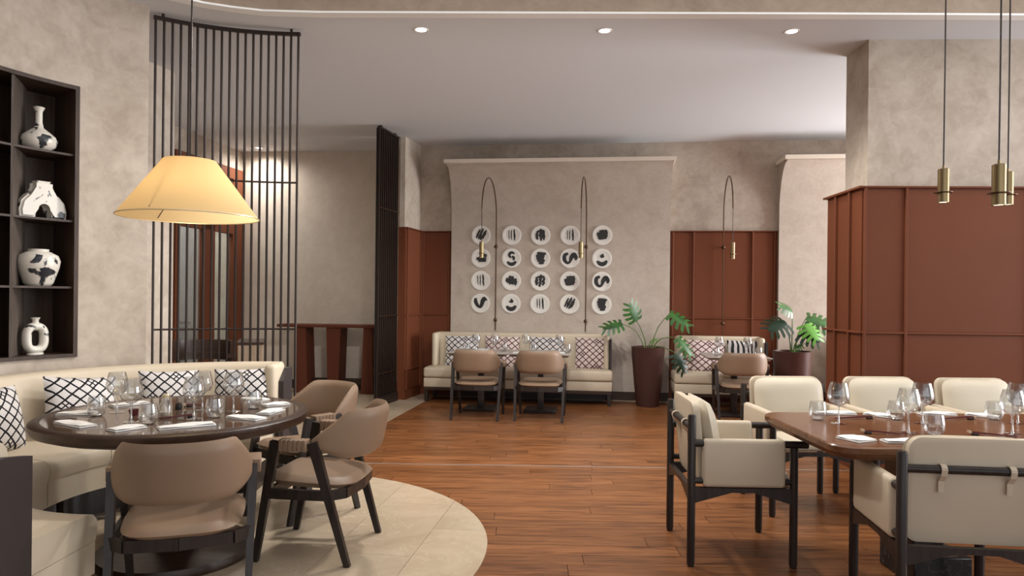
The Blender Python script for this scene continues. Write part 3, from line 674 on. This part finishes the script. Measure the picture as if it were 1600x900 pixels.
brass_pendant(2.60, 3.70, 1.868, 'rear slim brass pendant of the overlapping right pair', .025)
def sconce(x, label):
    s = x/cos(BWR); o = thing('arched_wall_light', label, 'wall light', bwp(s, -.13 if x < 2.1 else -.08), BWR-.055, 'arched bronze wall lights')
    tube_ = [(0, 0, .90), (0, 0, 2.42)]+[(0, -.45+.45*cos(pi*i/20), 2.42+.45*sin(pi*i/20)) for i in range(1, 21)]
    mk('arched_rod', 'bronze', o, tube, tube_, .0075, 8); mk('cord', 'screen_metal', o, cyl, (0, -.9, 2.42), (0, -.9, 2.02), .004, None, 6)
    for z in (2.027, 1.04):
        bm = bmesh.new(); bmesh.ops.create_uvsphere(bm, u_segments=14, v_segments=8, radius=.026, matrix=Matrix.Translation((0, 0, z))); cyl(bm, (0, 0, z), (0, .05 if x < 2.1 else .06, z), .009); obj('wall_bracket', bm, 'bronze', o)
    cy_ = mk('cylinder', 'brass', o, lathe, [(.02, 0), (.026, 0), (.026, .19), (.018, .194), (0, .194)], 18, (0, -.9, 1.828)); mk('disc', 'bronze', cy_, lathe, [(.026, .05), (.044, .052), (.044, .056), (.026, .058)], 20, (0, -.9, 1.828))
    mk('diffuser', 'pendant_glow', cy_, lathe, [(0, .004), (.021, .004)], 14, (0, -.9, 1.828))
sconce(-.205, 'arched bronze wall light left among the plates'); sconce(.991, 'arched bronze wall light right among the plates'); sconce(2.752, 'arched bronze wall light on the terracotta wall')
for x, y, lab in ((-.726, 5.46, 'leftmost recessed ceiling downlight'), (.696, 5.44, 'middle recessed ceiling downlight'), (2.13, 5.413, 'rightmost recessed ceiling downlight'), (-3.6, 9.95, 'small recessed downlight over the rear passage')):
    o = thing('downlight', lab, 'ceiling light', (x, y, CEIL), 0, 'recessed ceiling downlights')
    mk('trim_ring', 'white_metal', o, lathe, [(.042, -.002), (.054, -.004), (.056, -.001), (.056, 0)], 24); mk('lens', 'downlight_glow', o, lathe, [(0, -.0015), (.042, -.0015)], 24)
    l = bpy.data.lights.new('downlight_spot', 'SPOT'); l.energy = (75 if x > 2 else 285) if y < 6 else 120; l.color = (1, .965, .91); l.spot_size = radians((95 if x > 2 else 162) if y < 6 else 172); l.spot_blend = .5 if y < 6 else 1; l.shadow_soft_size = .12
    q = bpy.data.objects.new('downlight_spot', l); COL.objects.link(q); q.parent = o; q.location = (0, 0, -.02)

# ================================================================== PLATES
def ribbon(bm, pts, ws, z=0):
    pts = [Vector(p) for p in pts]; L = []; R = []
    for i, p in enumerate(pts):
        t = (pts[min(i+1, len(pts)-1)]-pts[max(i-1, 0)]).normalized(); n = Vector((-t.y, t.x)); w = ws[i]/2 if isinstance(ws, (list, tuple)) else ws/2
        L.append(p+n*w); R.append(p-n*w)
    a = [bm.verts.new((q.x, -z-.0, q.y)) for q in L]; b = [bm.verts.new((q.x, -z-.0, q.y)) for q in R]
    for i in range(len(pts)-1): bm.faces.new((a[i], a[i+1], b[i+1], b[i]))
def wob(x0, y0, x1, y1, w, k=9, amp=.05, taper=.5):
    n = k; pts = []; ws = []
    for i in range(n+1):
        t = i/n; pts.append((x0+(x1-x0)*t+random.uniform(-amp, amp)*.5, y0+(y1-y0)*t)); ws.append(w*(1-taper*abs(2*t-1)**3)*random.uniform(.75, 1.15))
    return pts, ws
def arc(cx, cy, r, a0, a1, w, n=14, sq=1):
    pts = [(cx+r*cos(radians(a0+(a1-a0)*i/n)), cy+sq*r*sin(radians(a0+(a1-a0)*i/n))) for i in range(n+1)]
    return pts, [w*(.25+.75*sin(pi*(.12+.76*i/n))) for i in range(n+1)]
def curve(k, w, n=5):
    pts, ws = [], []
    for i in range(len(k)-1):
        p0, p1, p2, p3 = k[max(i-1, 0)], k[i], k[i+1], k[min(i+2, len(k)-1)]
        for j in range(n):
            t = j/n; pts.append(tuple(.5*(2*p1[c]+(p2[c]-p0[c])*t+(2*p0[c]-5*p1[c]+4*p2[c]-p3[c])*t*t+(3*p1[c]-p0[c]-3*p2[c]+p3[c])*t**3) for c in (0, 1))); ws.append(w[i]+(w[i+1]-w[i])*t)
    return pts+[k[-1]], ws+[w[-1]]
def design(kind):
    R = []
    if kind == 'three': R = [wob(-.34, .6, -.3, -.45, .09), wob(-.06, .62, -.04, -.5, .10), wob(.26, .68, .34, -.58, .18)]
    if kind == 'slash': R = [wob(-.1, .7, -.55, -.3, .2), wob(.25, .75, -.3, -.4, .24), wob(.6, .6, -.1, -.5, .24), wob(.55, .25, .1, -.4, .2)]
    if kind == 'wavy': R = [wob(-.38, .5, -.4, -.45, .26, 12, .16), wob(0, .72, .0, -.6, .30, 12, .2), wob(.36, .6, .36, -.5, .24, 12, .16), wob(-.3, .45, .4, .5, .25)]
    if kind == 'block': R = [wob(-.4, .58, .6, .5, .28, 8, .02, .3), wob(-.5, .28, .45, .25, .32, 8, .02, .3), wob(-.45, .0, .4, -.02, .3, 8, .02, .3), wob(-.35, -.28, .5, -.25, .28, 8, .02, .3), wob(-.2, -.55, .4, -.52, .24, 8, .02, .3)]
    if kind == 'slab': R = [wob(.0, .35, .65, .25, .34, 8, .02, .2), wob(-.5, -.05, .62, -.12, .34, 8, .02, .2), wob(-.3, -.32, .6, -.32, .22, 8, .02, .2)]
    if kind == 'S': R = [arc(.02, .36, .28, 20, 260, .26), arc(.05, -.02, .2, 100, -60, .26), arc(.0, -.2, .48, 200, 345, .34)]
    if kind == 'heart': R = [curve([(-.2, .55), (-.58, .35), (-.6, -.15), (-.3, -.5), (0, -.35), (.14, .08), (.4, .38), (.66, .2), (.62, -.18)], [.2, .36, .36, .24, .22, .38, .46, .4, .15])]
    if kind == 'moon': R = [arc(0, -.12, .5, 195, 350, .4), wob(-.2, .2, .25, .3, .3, 6, .08), wob(-.05, .5, .15, .38, .16, 5, .05)]
    if kind == 'mass': R = [wob(-.45, .35, -.45, -.2, .34, 7, .05), wob(-.15, .6, -.15, -.4, .36, 7, .05), wob(.15, .55, .15, -.4, .36, 7, .05), wob(.45, .3, .48, -.5, .3, 7, .05)]
    if kind == 'hand': R = [wob(-.6, .1, .6, .3, .34, 8, .03, .2), wob(-.5, -.2, .6, .0, .36, 8, .03, .2), wob(-.35, .4, .55, .45, .34, 8, .03, .2), wob(-.4, -.4, .5, -.3, .18, 8, .03, .3)]
    if kind == 'vee': R = [curve([(-.55, .6), (-.55, .2), (-.34, -.22), (-.02, -.42), (.16, -.1), (.28, .32), (.52, .52), (.76, .36)], [.2, .36, .3, .24, .36, .42, .42, .15])]
    return R
G = [['slash', 'three', 'wavy', 'three', 'hand'], ['slab', 'S', 'block', 'heart', 'moon'], ['three', 'mass', 'wavy', 'hand', 'heart'], ['vee', 'moon', 'three', 'slash', 'block']]
DN = dict(slash='diagonal brush strokes', three='three upright brush strokes', wavy='wavy upright brush strokes', hand='ragged black brush mass', slab='short wide brush block', S='curled stroke and crescent', block='stacked brush block', heart='double curl brush mark', moon='dot over black crescent', mass='fringed black brush mass', vee='sweeping V brush mark')
for r_, z in enumerate((2.18, 1.873, 1.567, 1.262)):
    for c_, x in enumerate((-.415, .0, .387, .778, 1.199)):
        o = thing('wall_plate', 'round white plate with %s, %s row, %s column' % (DN[G[r_][c_]], ('top', 'second', 'third', 'bottom')[r_], ('first', 'second', 'middle', 'fourth', 'last')[c_]), 'plate', bwp(x/cos(BWR), -.0802, z), BWR, 'painted plates on the wall')
        bm = bmesh.new(); lathe(bm, [(0, 0), (.08, .002), (.085, .0), (.128, .012), (.131, .016), (.126, .018), (.088, .008), (.08, .0075), (0, .0075)], 36)
        bmesh.ops.rotate(bm, verts=bm.verts, cent=(0, 0, 0), matrix=Matrix.Rotation(pi/2, 3, 'X')); obj('dish', bm, 'plate_white', o)
        bm = bmesh.new()
        for k, (p, w) in enumerate(design(G[r_][c_])): ribbon(bm, [(a*.12, b*.12) for a, b in p], [q*.145 for q in w], .0125+k*.0006)
        obj('brush_mark', bm, 'ink', o, smooth=0)

# ================================================================== VASES
def vase(name, label, a, r, z, build):
    bm = bmesh.new(); build(bm); o = obj(name, bm, 'vase_glaze', None, npos(a, r, z), radians(a-90+180), 1.0); return tag(o, label, 'vase', 'glazed vases in the niche')
VA = 150.6
vase('vase', 'white bottle vase with long neck and black band, top shelf', VA, 1.66, 2.285, lambda bm: lathe(bm, [(0, 0), (.06, 0), (.095, .03), (.105, .065), (.095, .095), (.06, .125), (.028, .15), (.020, .19), (.020, .255), (.034, .285), (.028, .288), (.014, .25), (.014, .19), (0, .17)]))
def archv(bm):
    outer = [(-.14, 0), (-.145, .05), (-.13, .11), (-.09, .155), (-.045, .18), (-.035, .20), (-.035, .235), (-.045, .245), (.045, .245), (.035, .235), (.035, .20), (.045, .18), (.09, .155), (.13, .11), (.145, .05), (.14, 0), (.05, 0)]
    inner = [(.05*cos(radians(t)), .06+.05*sin(radians(t))) for t in range(0, 181, 20)]
    poly = outer+inner+[(-.05, 0)]
    prism_y(bm, poly, -.045, .045); es = [e for e in bm.edges if e.calc_length() > .0 and abs(e.verts[0].co.y-e.verts[1].co.y) < 1e-6]
    bmesh.ops.bevel(bm, geom=es, offset=.014, segments=3, affect='EDGES')
vase('vase', 'white arch shaped vase with grey black patches, second shelf', VA-.6, 1.66, 1.84, archv)
vase('vase', 'wide shouldered white jar with dark brushed patch, third shelf', VA-.2, 1.66, 1.395, lambda bm: lathe(bm, [(0, 0), (.07, 0), (.085, .02), (.118, .12), (.125, .165), (.112, .20), (.075, .222), (.058, .228), (.06, .242), (.052, .243), (.05, .225), (0, .2)]))
def ringv(bm):
    n = 32; prev = None; first = None
    for i in range(n):
        a = 2*pi*i/n; cx, cz = .053*math.copysign(abs(cos(a))**.8, cos(a)), .107+.077*math.copysign(abs(sin(a))**.7, sin(a)); d = Vector((cos(a), 0, sin(a)))
        c = [bm.verts.new(Vector((cx, 0, cz))+d*.027*cos(2*pi*k/10)+Vector((0, .034*sin(2*pi*k/10), 0))) for k in range(10)]
        if prev: bridge(bm, prev, c)
        else: first = c
        prev = c
    bridge(bm, prev, first); lathe(bm, [(0, .205), (.02, .205), (.018, .225), (.028, .243), (.022, .243), (.0, .22)], 16); 
    lathe(bm, [(0, 0), (.05, 0), (.05, .012), (0, .012)], 20, sy=.6)
vase('vase', 'white ring shaped vase with black flecks, lowest shelf', VA+.3, 1.66, .945, ringv)

# ================================================================== PLANTS
def leaf_mesh(bm, base_, d, up, L, wd, lobes=5):
    d = Vector(d).normalized(); n = Vector(up); n = (n-d*n.dot(d)).normalized(); s = d.cross(n)
    P = lambda a, b: Vector(base_)+d*(a*L-.12*L*a*a*0)+s*b*wd-n*(.22*L*a*a+.35*wd*b*b)
    m = [bm.verts.new(P(i/10, 0)) for i in range(11)]; r = [bm.verts.new(P(i/10, .34*sin(pi*min(1, .12+i/11.4))**.8)) for i in range(11)]; l = [bm.verts.new(P(i/10, -.34*sin(pi*min(1, .12+i/11.4))**.8)) for i in range(11)]
    for i in range(10): bm.faces.new((m[i], m[i+1], r[i+1], r[i])); bm.faces.new((l[i], l[i+1], m[i+1], m[i]))
    for sg in (-1, 1):
        for k in range(lobes):
            t = (k+.5)/lobes; a0 = .02+.93*k/lobes; a1 = .02+.93*(k+1)/lobes; w0 = sin(pi*min(1, .20+.72*t))**.7*random.uniform(.88, 1.08)
            sl = -.12+.34*t; g = (a1-a0)*.02
            q = [P(a0+g, .24*sg*w0), P(a0+sl*.55+.01, .5*w0*sg), P(a0+sl+.02, .86*w0*sg), P((a0+a1)/2+sl+.03, w0*sg), P(a1+sl-.02, .90*w0*sg), P(a1+sl*.55-.025, .5*w0*sg), P(a1-g, .24*sg*w0)]
            vs = [bm.verts.new(v_) for v_ in q]; bm.faces.new(vs if sg > 0 else vs[::-1])
def plant(label, loc, prof, leaves, ztop, wide):
    o = thing('potted_plant', label, 'potted plant', loc)
    po_ = mk('planter', 'planter_brown', o, lathe, prof, 40); mk('soil', 'soil', po_, lathe, [(0, ztop-.03), (wide, ztop-.03)], 24)
    for (x, y_, z, dx, dz, dyy, L, w, mat) in leaves:
        e = Vector((x, y_, z)); b0 = Vector((x*.12, y_*.12, ztop-.03)); mid = b0.lerp(e, .5)+Vector((-x*.10, 0, abs(x)*.18))
        st_ = mk('stem', 'stem', o, tube, [b0, b0.lerp(mid, .5)+Vector((0, 0, .02)), mid, mid.lerp(e, .5)+Vector((0, 0, .012)), e], [.009, .008, .007, .006, .005], 6)
        mk('leaf', mat, st_, leaf_mesh, e, (dx, dyy, dz), (.15*dx, -.75, .65), L, w)
plant('tall tapered brown planter with spreading split-leaf plant', (1.72, 8.86, 0),
      [(0, 0), (.135, 0), (.14, .01), (.175, .30), (.20, .60), (.208, .73), (.212, .745), (.195, .745), (.188, .69), (0, .69)],
      [(-.34, -.1, 1.03, -1, -.12, -.2, .26, .13, 'leaf_green'), (-.14, .05, 1.06, -.25, .75, -.4, .26, .15, 'leaf_green'), (.26, .0, 1.16, .75, -.35, -.35, .30, .14, 'leaf_green'), (.36, -.05, .86, .7, -.75, -.3, .28, .11, 'leaf_green'), (.30, -.2, .68, .5, -.9, -.3, .26, .12, 'leaf_dark'), (.05, .05, .82, .3, .3, -.8, .12, .07, 'leaf_bright')], .745, .19)
plant('wide short brown planter with dark split-leaf plant', (3.28, 8.23, 0),
      [(0, 0), (.165, 0), (.17, .01), (.20, .35), (.212, .74), (.215, .755), (.2, .755), (.195, .70), (0, .70)],
      [(-.10, -.05, 1.10, -.8, -.25, -.4, .26, .19, 'leaf_dark'), (.0, .0, 1.22, -.55, .30, -.3, .2, .12, 'leaf_green'), (.16, .0, 1.14, .85, -.15, -.4, .28, .19, 'leaf_green'), (.12, -.1, 1.08, .35, -.6, -.6, .24, .15, 'leaf_bright'), (.05, -.1, .98, .75, -.3, -.5, .24, .16, 'leaf_dark'), (.02, -.05, .80, .4, .4, -.7, .1, .08, 'leaf_green')], .755, .195)

# ================================================================== TABLEWARE
def mk_wine():
    o = thing('wine_glass', 'x', 'wine glass')
    mk('bowl', 'glass', o, lathe, [(.004, .088), (.018, .092), (.041, .108), (.052, .13), (.053, .146), (.048, .174), (.039, .208), (.0375, .208), (.0465, .174), (.0515, .146), (.0505, .131), (.039, .110), (.016, .095), (0, .0925)], 26)
    mk('stem', 'glass_stem', o, lathe, [(.009, .006), (.0048, .014), (.0042, .05), (.0048, .085), (.009, .092)], 10); mk('foot', 'glass_stem', o, lathe, [(0, 0), (.036, 0), (.037, .0015), (.02, .0035), (.008, .007), (0, .007)], 26)
    return o
def mk_tumbler():
    o = thing('tumbler', 'x', 'tumbler'); mk('bowl', 'glass', o, lathe, [(0, 0), (.026, 0), (.038, .012), (.0445, .035), (.044, .06), (.037, .097), (.0355, .097), (.042, .06), (.0425, .036), (.036, .014), (.024, .005), (0, .005)], 26); 
    mk('base', 'glass_stem', o, lathe, [(0, .0052), (.023, .0052), (.02, .010), (0, .011)], 20); return o
wine0 = mk_wine(); tum0 = mk_tumbler(); used = set()
def put(proto, x, y, z, label, group):
    if proto.name in used: o = dup(proto, (x, y, z), random.random(), label)
    else: used.add(proto.name); o = proto; o.location = (x, y, z); o['label'] = label
    o['group'] = group; return o
def napkin(a, b, z, label, w=.085, group='folded white napkins'):
    a, b = Vector(a), Vector(b); d = b-a; L = max(.1, d.length); mid = (a+b)/2
    o = thing('napkin', label, 'napkin', (mid.x, mid.y, z), math.atan2(d.y, d.x), group)
    mk('lower_fold', 'linen', o, rbox, -L/2, L/2, -w/2, w/2, 0.0003, .007, .003, 2); 
    def f(u, v): return Vector((L/2*.97*u, w/2*.96*v+.004*sin(3*u), .011+.002*sin(4*u+2*v)))
    mk('upper_fold', 'linen', o, shell, f, lambda u, v: .0045*(max(0, 1-u**8)**.5)*(max(0, 1-v**4)**.5), 12, 6, smooth=1.2); return o
def sticks(a, b, z, label, rest='a'):
    a, b = Vector(a), Vector(b); d = b-a; L = d.length; mid = (a+b)/2
    o = thing('chopsticks', label, 'chopsticks', (mid.x, mid.y, z), math.atan2(d.y, d.x), 'dark chopsticks on rests')
    s = -1 if rest == 'a' else 1
    for y_ in (-.005, .005): mk('stick', 'maroon', o, beam, (-s*L/2, y_, .004), (s*L/2, y_*1.6, .014), (.004, .004), (.007, .007), (0, 0, 1))
    mk('rest', 'black', o, rbox, s*L*.40-.014, s*L*.40+.014, -.014, .014, 0.0003, .010, .003, 1); mk('tip', 'gold', o, box, s*L*.5-.012, s*L*.5+.001, -.0135, .0135, .0105, .019, smooth=0)
G1 = 'glasses on the round table'; G2 = 'glasses on the wooden table'; G3 = 'glasses on the back tables'
for p, l in (((-2.03, 3.63), 'wine glass farthest left on the round table'), ((-1.812, 3.362), 'wine glass nearest the camera on the left of the round table'), ((-1.559, 3.465), 'front wine glass of the overlapping pair on the round table'), ((-1.63, 3.72), 'rear wine glass of the overlapping pair on the round table'), ((-1.456, 3.695), 'wine glass farthest right on the round table')): put(wine0, *p, ZR, l, G1)
for p, l in (((-2.07, 3.52), 'leftmost tumbler on the round table'), ((-1.707, 3.319), 'tumbler beside the glass shaker on the round table'), ((-1.476, 3.51), 'tumbler right of the overlapping wine glasses on the round table'), ((-1.385, 3.79), 'rightmost tumbler on the round table')): put(tum0, *p, ZR, l, G1)
ZW = .735
for p, l in (((1.653, 3.55), 'leftmost wine glass on the wooden table'), ((1.884, 3.335), 'wine glass nearest the camera mid wooden table'), ((2.09, 3.575), 'wine glass behind the middle tumbler on the wooden table'), ((2.367, 3.322), 'near wine glass at the right frame edge'), ((2.60, 3.61), 'far wine glass at the right frame edge')): put(wine0, *p, ZW, l, G2)
for p, l in (((1.596, 3.66), 'leftmost tumbler on the wooden table'), ((2.02, 3.69), 'tumbler left behind the near wine glass on the wooden table'), ((1.974, 3.278), 'tumbler nearest the camera on the wooden table'), ((2.555, 3.72), 'rightmost tumbler on the wooden table')): put(tum0, *p, ZW, l, G2)
ZB = .70
for p, l in (((-.42, 8.40), 'leftmost wine glass on the joined back tables'), ((-.20, 8.41), 'second wine glass from left on the joined back tables'), ((.17, 8.43), 'third wine glass from left on the joined back tables'), ((.57, 8.37), 'rightmost wine glass on the joined back tables'), ((2.44, 8.27), 'left wine glass on the short banquette table'), ((2.76, 8.23), 'right wine glass on the short banquette table')): put(wine0, *p, ZB, l, G3)
for p, l in (((-.54, 8.48), 'leftmost tumbler on the joined back tables'), ((-.09, 8.45), 'second tumbler on the joined back tables'), ((.26, 8.40), 'third tumbler on the joined back tables'), ((.66, 8.33), 'rightmost tumbler on the joined back tables'), ((2.36, 8.12), 'left tumbler on the short banquette table'), ((2.85, 8.12), 'right tumbler on the short banquette table')): put(tum0, *p, ZB, l, G3)
for a, b, l, w in (((-2.28, 3.55), (-2.11, 3.58), 'white napkin at the far left of the round table', .08), ((-2.13, 3.34), (-1.93, 3.22), 'white napkin front left on the round table', .08), ((-1.78, 3.13), (-1.70, 3.25), 'white napkin before the near left wine glass', .09), ((-1.60, 3.19), (-1.40, 3.33), 'white napkin behind the front tan chair', .08), ((-2.16, 3.80), (-2.04, 3.95), 'white napkin behind the leftmost tumbler', .08), ((-1.40, 3.53), (-1.22, 3.45), 'white napkin before the rightmost wine glass', .08), ((-1.27, 3.60), (-1.24, 3.76), 'white napkin nearest the side-on tan chair', .08), ((-1.36, 3.87), (-1.26, 3.97), 'white napkin at the right rim of the round table', .08), ((-1.56, 4.13), (-1.42, 4.07), 'white napkin at the back rim of the round table', .08)): napkin(a, b, ZR, l, w)
for a, b, l, w in (((1.66, 3.85), (1.88, 3.85), 'white napkin far left on the wooden table', .07), ((1.94, 3.85), (2.03, 3.74), 'white napkin before the middle far armchair', .08), ((1.52, 3.20), (1.57, 3.09), 'small white napkin at the near left of the wooden table', .12), ((1.64, 3.10), (1.88, 3.10), 'white napkin above the near armchair back', .07), ((2.24, 3.86), (2.43, 3.86), 'white napkin behind the middle wine glasses', .07), ((2.50, 3.87), (2.61, 3.77), 'white napkin before the rightmost far armchair', .08), ((2.13, 3.10), (2.36, 3.10), 'white napkin near the right frame edge', .07)): napkin(a, b, ZW, l, w)
for a, b, l, w in (((-.46, 8.60), (-.28, 8.58), 'white napkin behind left on the joined back tables', .1), ((-.60, 8.25), (-.40, 8.22), 'white napkin front left on the joined back tables', .1), ((.02, 8.18), (.2, 8.16), 'white napkin front middle on the joined back tables', .1), ((.36, 8.27), (.62, 8.22), 'white napkin front right on the joined back tables', .1), ((2.50, 8.22), (2.70, 8.20), 'white napkin on the short banquette table', .1), ((2.72, 7.99), (2.86, 7.96), 'white napkin at the right corner of the short banquette table', .08)): napkin(a, b, ZB, l, w)
sticks((-1.75, 3.43), (-1.58, 3.52), ZR, 'dark chopsticks beside the glass shaker on the round table', 'b'); sticks((-1.77, 3.83), (-1.62, 3.93), ZR, 'dark chopsticks at the back of the round table', 'a')
sticks((1.70, 3.69), (1.91, 3.71), ZW, 'dark chopsticks behind the leftmost wine glass on the wooden table', 'b'); sticks((1.655, 3.30), (1.84, 3.27), ZW, 'dark chopsticks left before the near wine glass', 'a'); sticks((2.22, 3.70), (2.45, 3.72), ZW, 'dark chopsticks in the far middle of the wooden table', 'b'); sticks((2.15, 3.29), (2.33, 3.24), ZW, 'dark chopsticks at the right of the wooden table', 'a')
sticks((.34, 8.12), (.56, 8.09), ZB, 'dark chopsticks at the front edge of the right back table', 'b')
o = thing('shaker_bottle', 'clear glass condiment shaker on the round table', 'shaker', (-1.715, 3.50, ZR))
bt_ = mk('bottle', 'glass', o, lathe, [(0, 0), (.032, 0), (.034, .01), (.033, .055), (.02, .085), (.018, .098), (.0165, .098), (.018, .085), (.031, .055), (.032, .012), (0, .004)], 22); mk('contents', 'marble_beige', bt_, lathe, [(0, .0045), (.029, .006), (.029, .03), (0, .032)], 18); mk('cap', 'gold', o, lathe, [(.0195, .098), (.0195, .112), (.014, .118), (0, .118)], 18)
o = thing('pepper_pot', 'small black lidded pot behind the glass shaker', 'condiment pot', (-1.765, 3.74, ZR)); mk('body', 'black', o, lathe, [(0, 0), (.016, 0), (.018, .01), (.016, .028), (0, .028)], 16); mk('lid', 'dark_wood_h', o, lathe, [(0, .0282), (.017, .0282), (.014, .036), (0, .038)], 16)
o = thing('sauce_dish', 'small maroon dish beside the near left wine glass', 'dish', (-1.90, 3.55, ZR)); mk('dish', 'maroon', o, lathe, [(0, 0), (.018, 0), (.026, .03), (.023, .03), (.016, .006), (0, .006)], 18); mk('foot', 'maroon', o, lathe, [(.014, -.0), (.015, .004), (.012, .004)], 14)
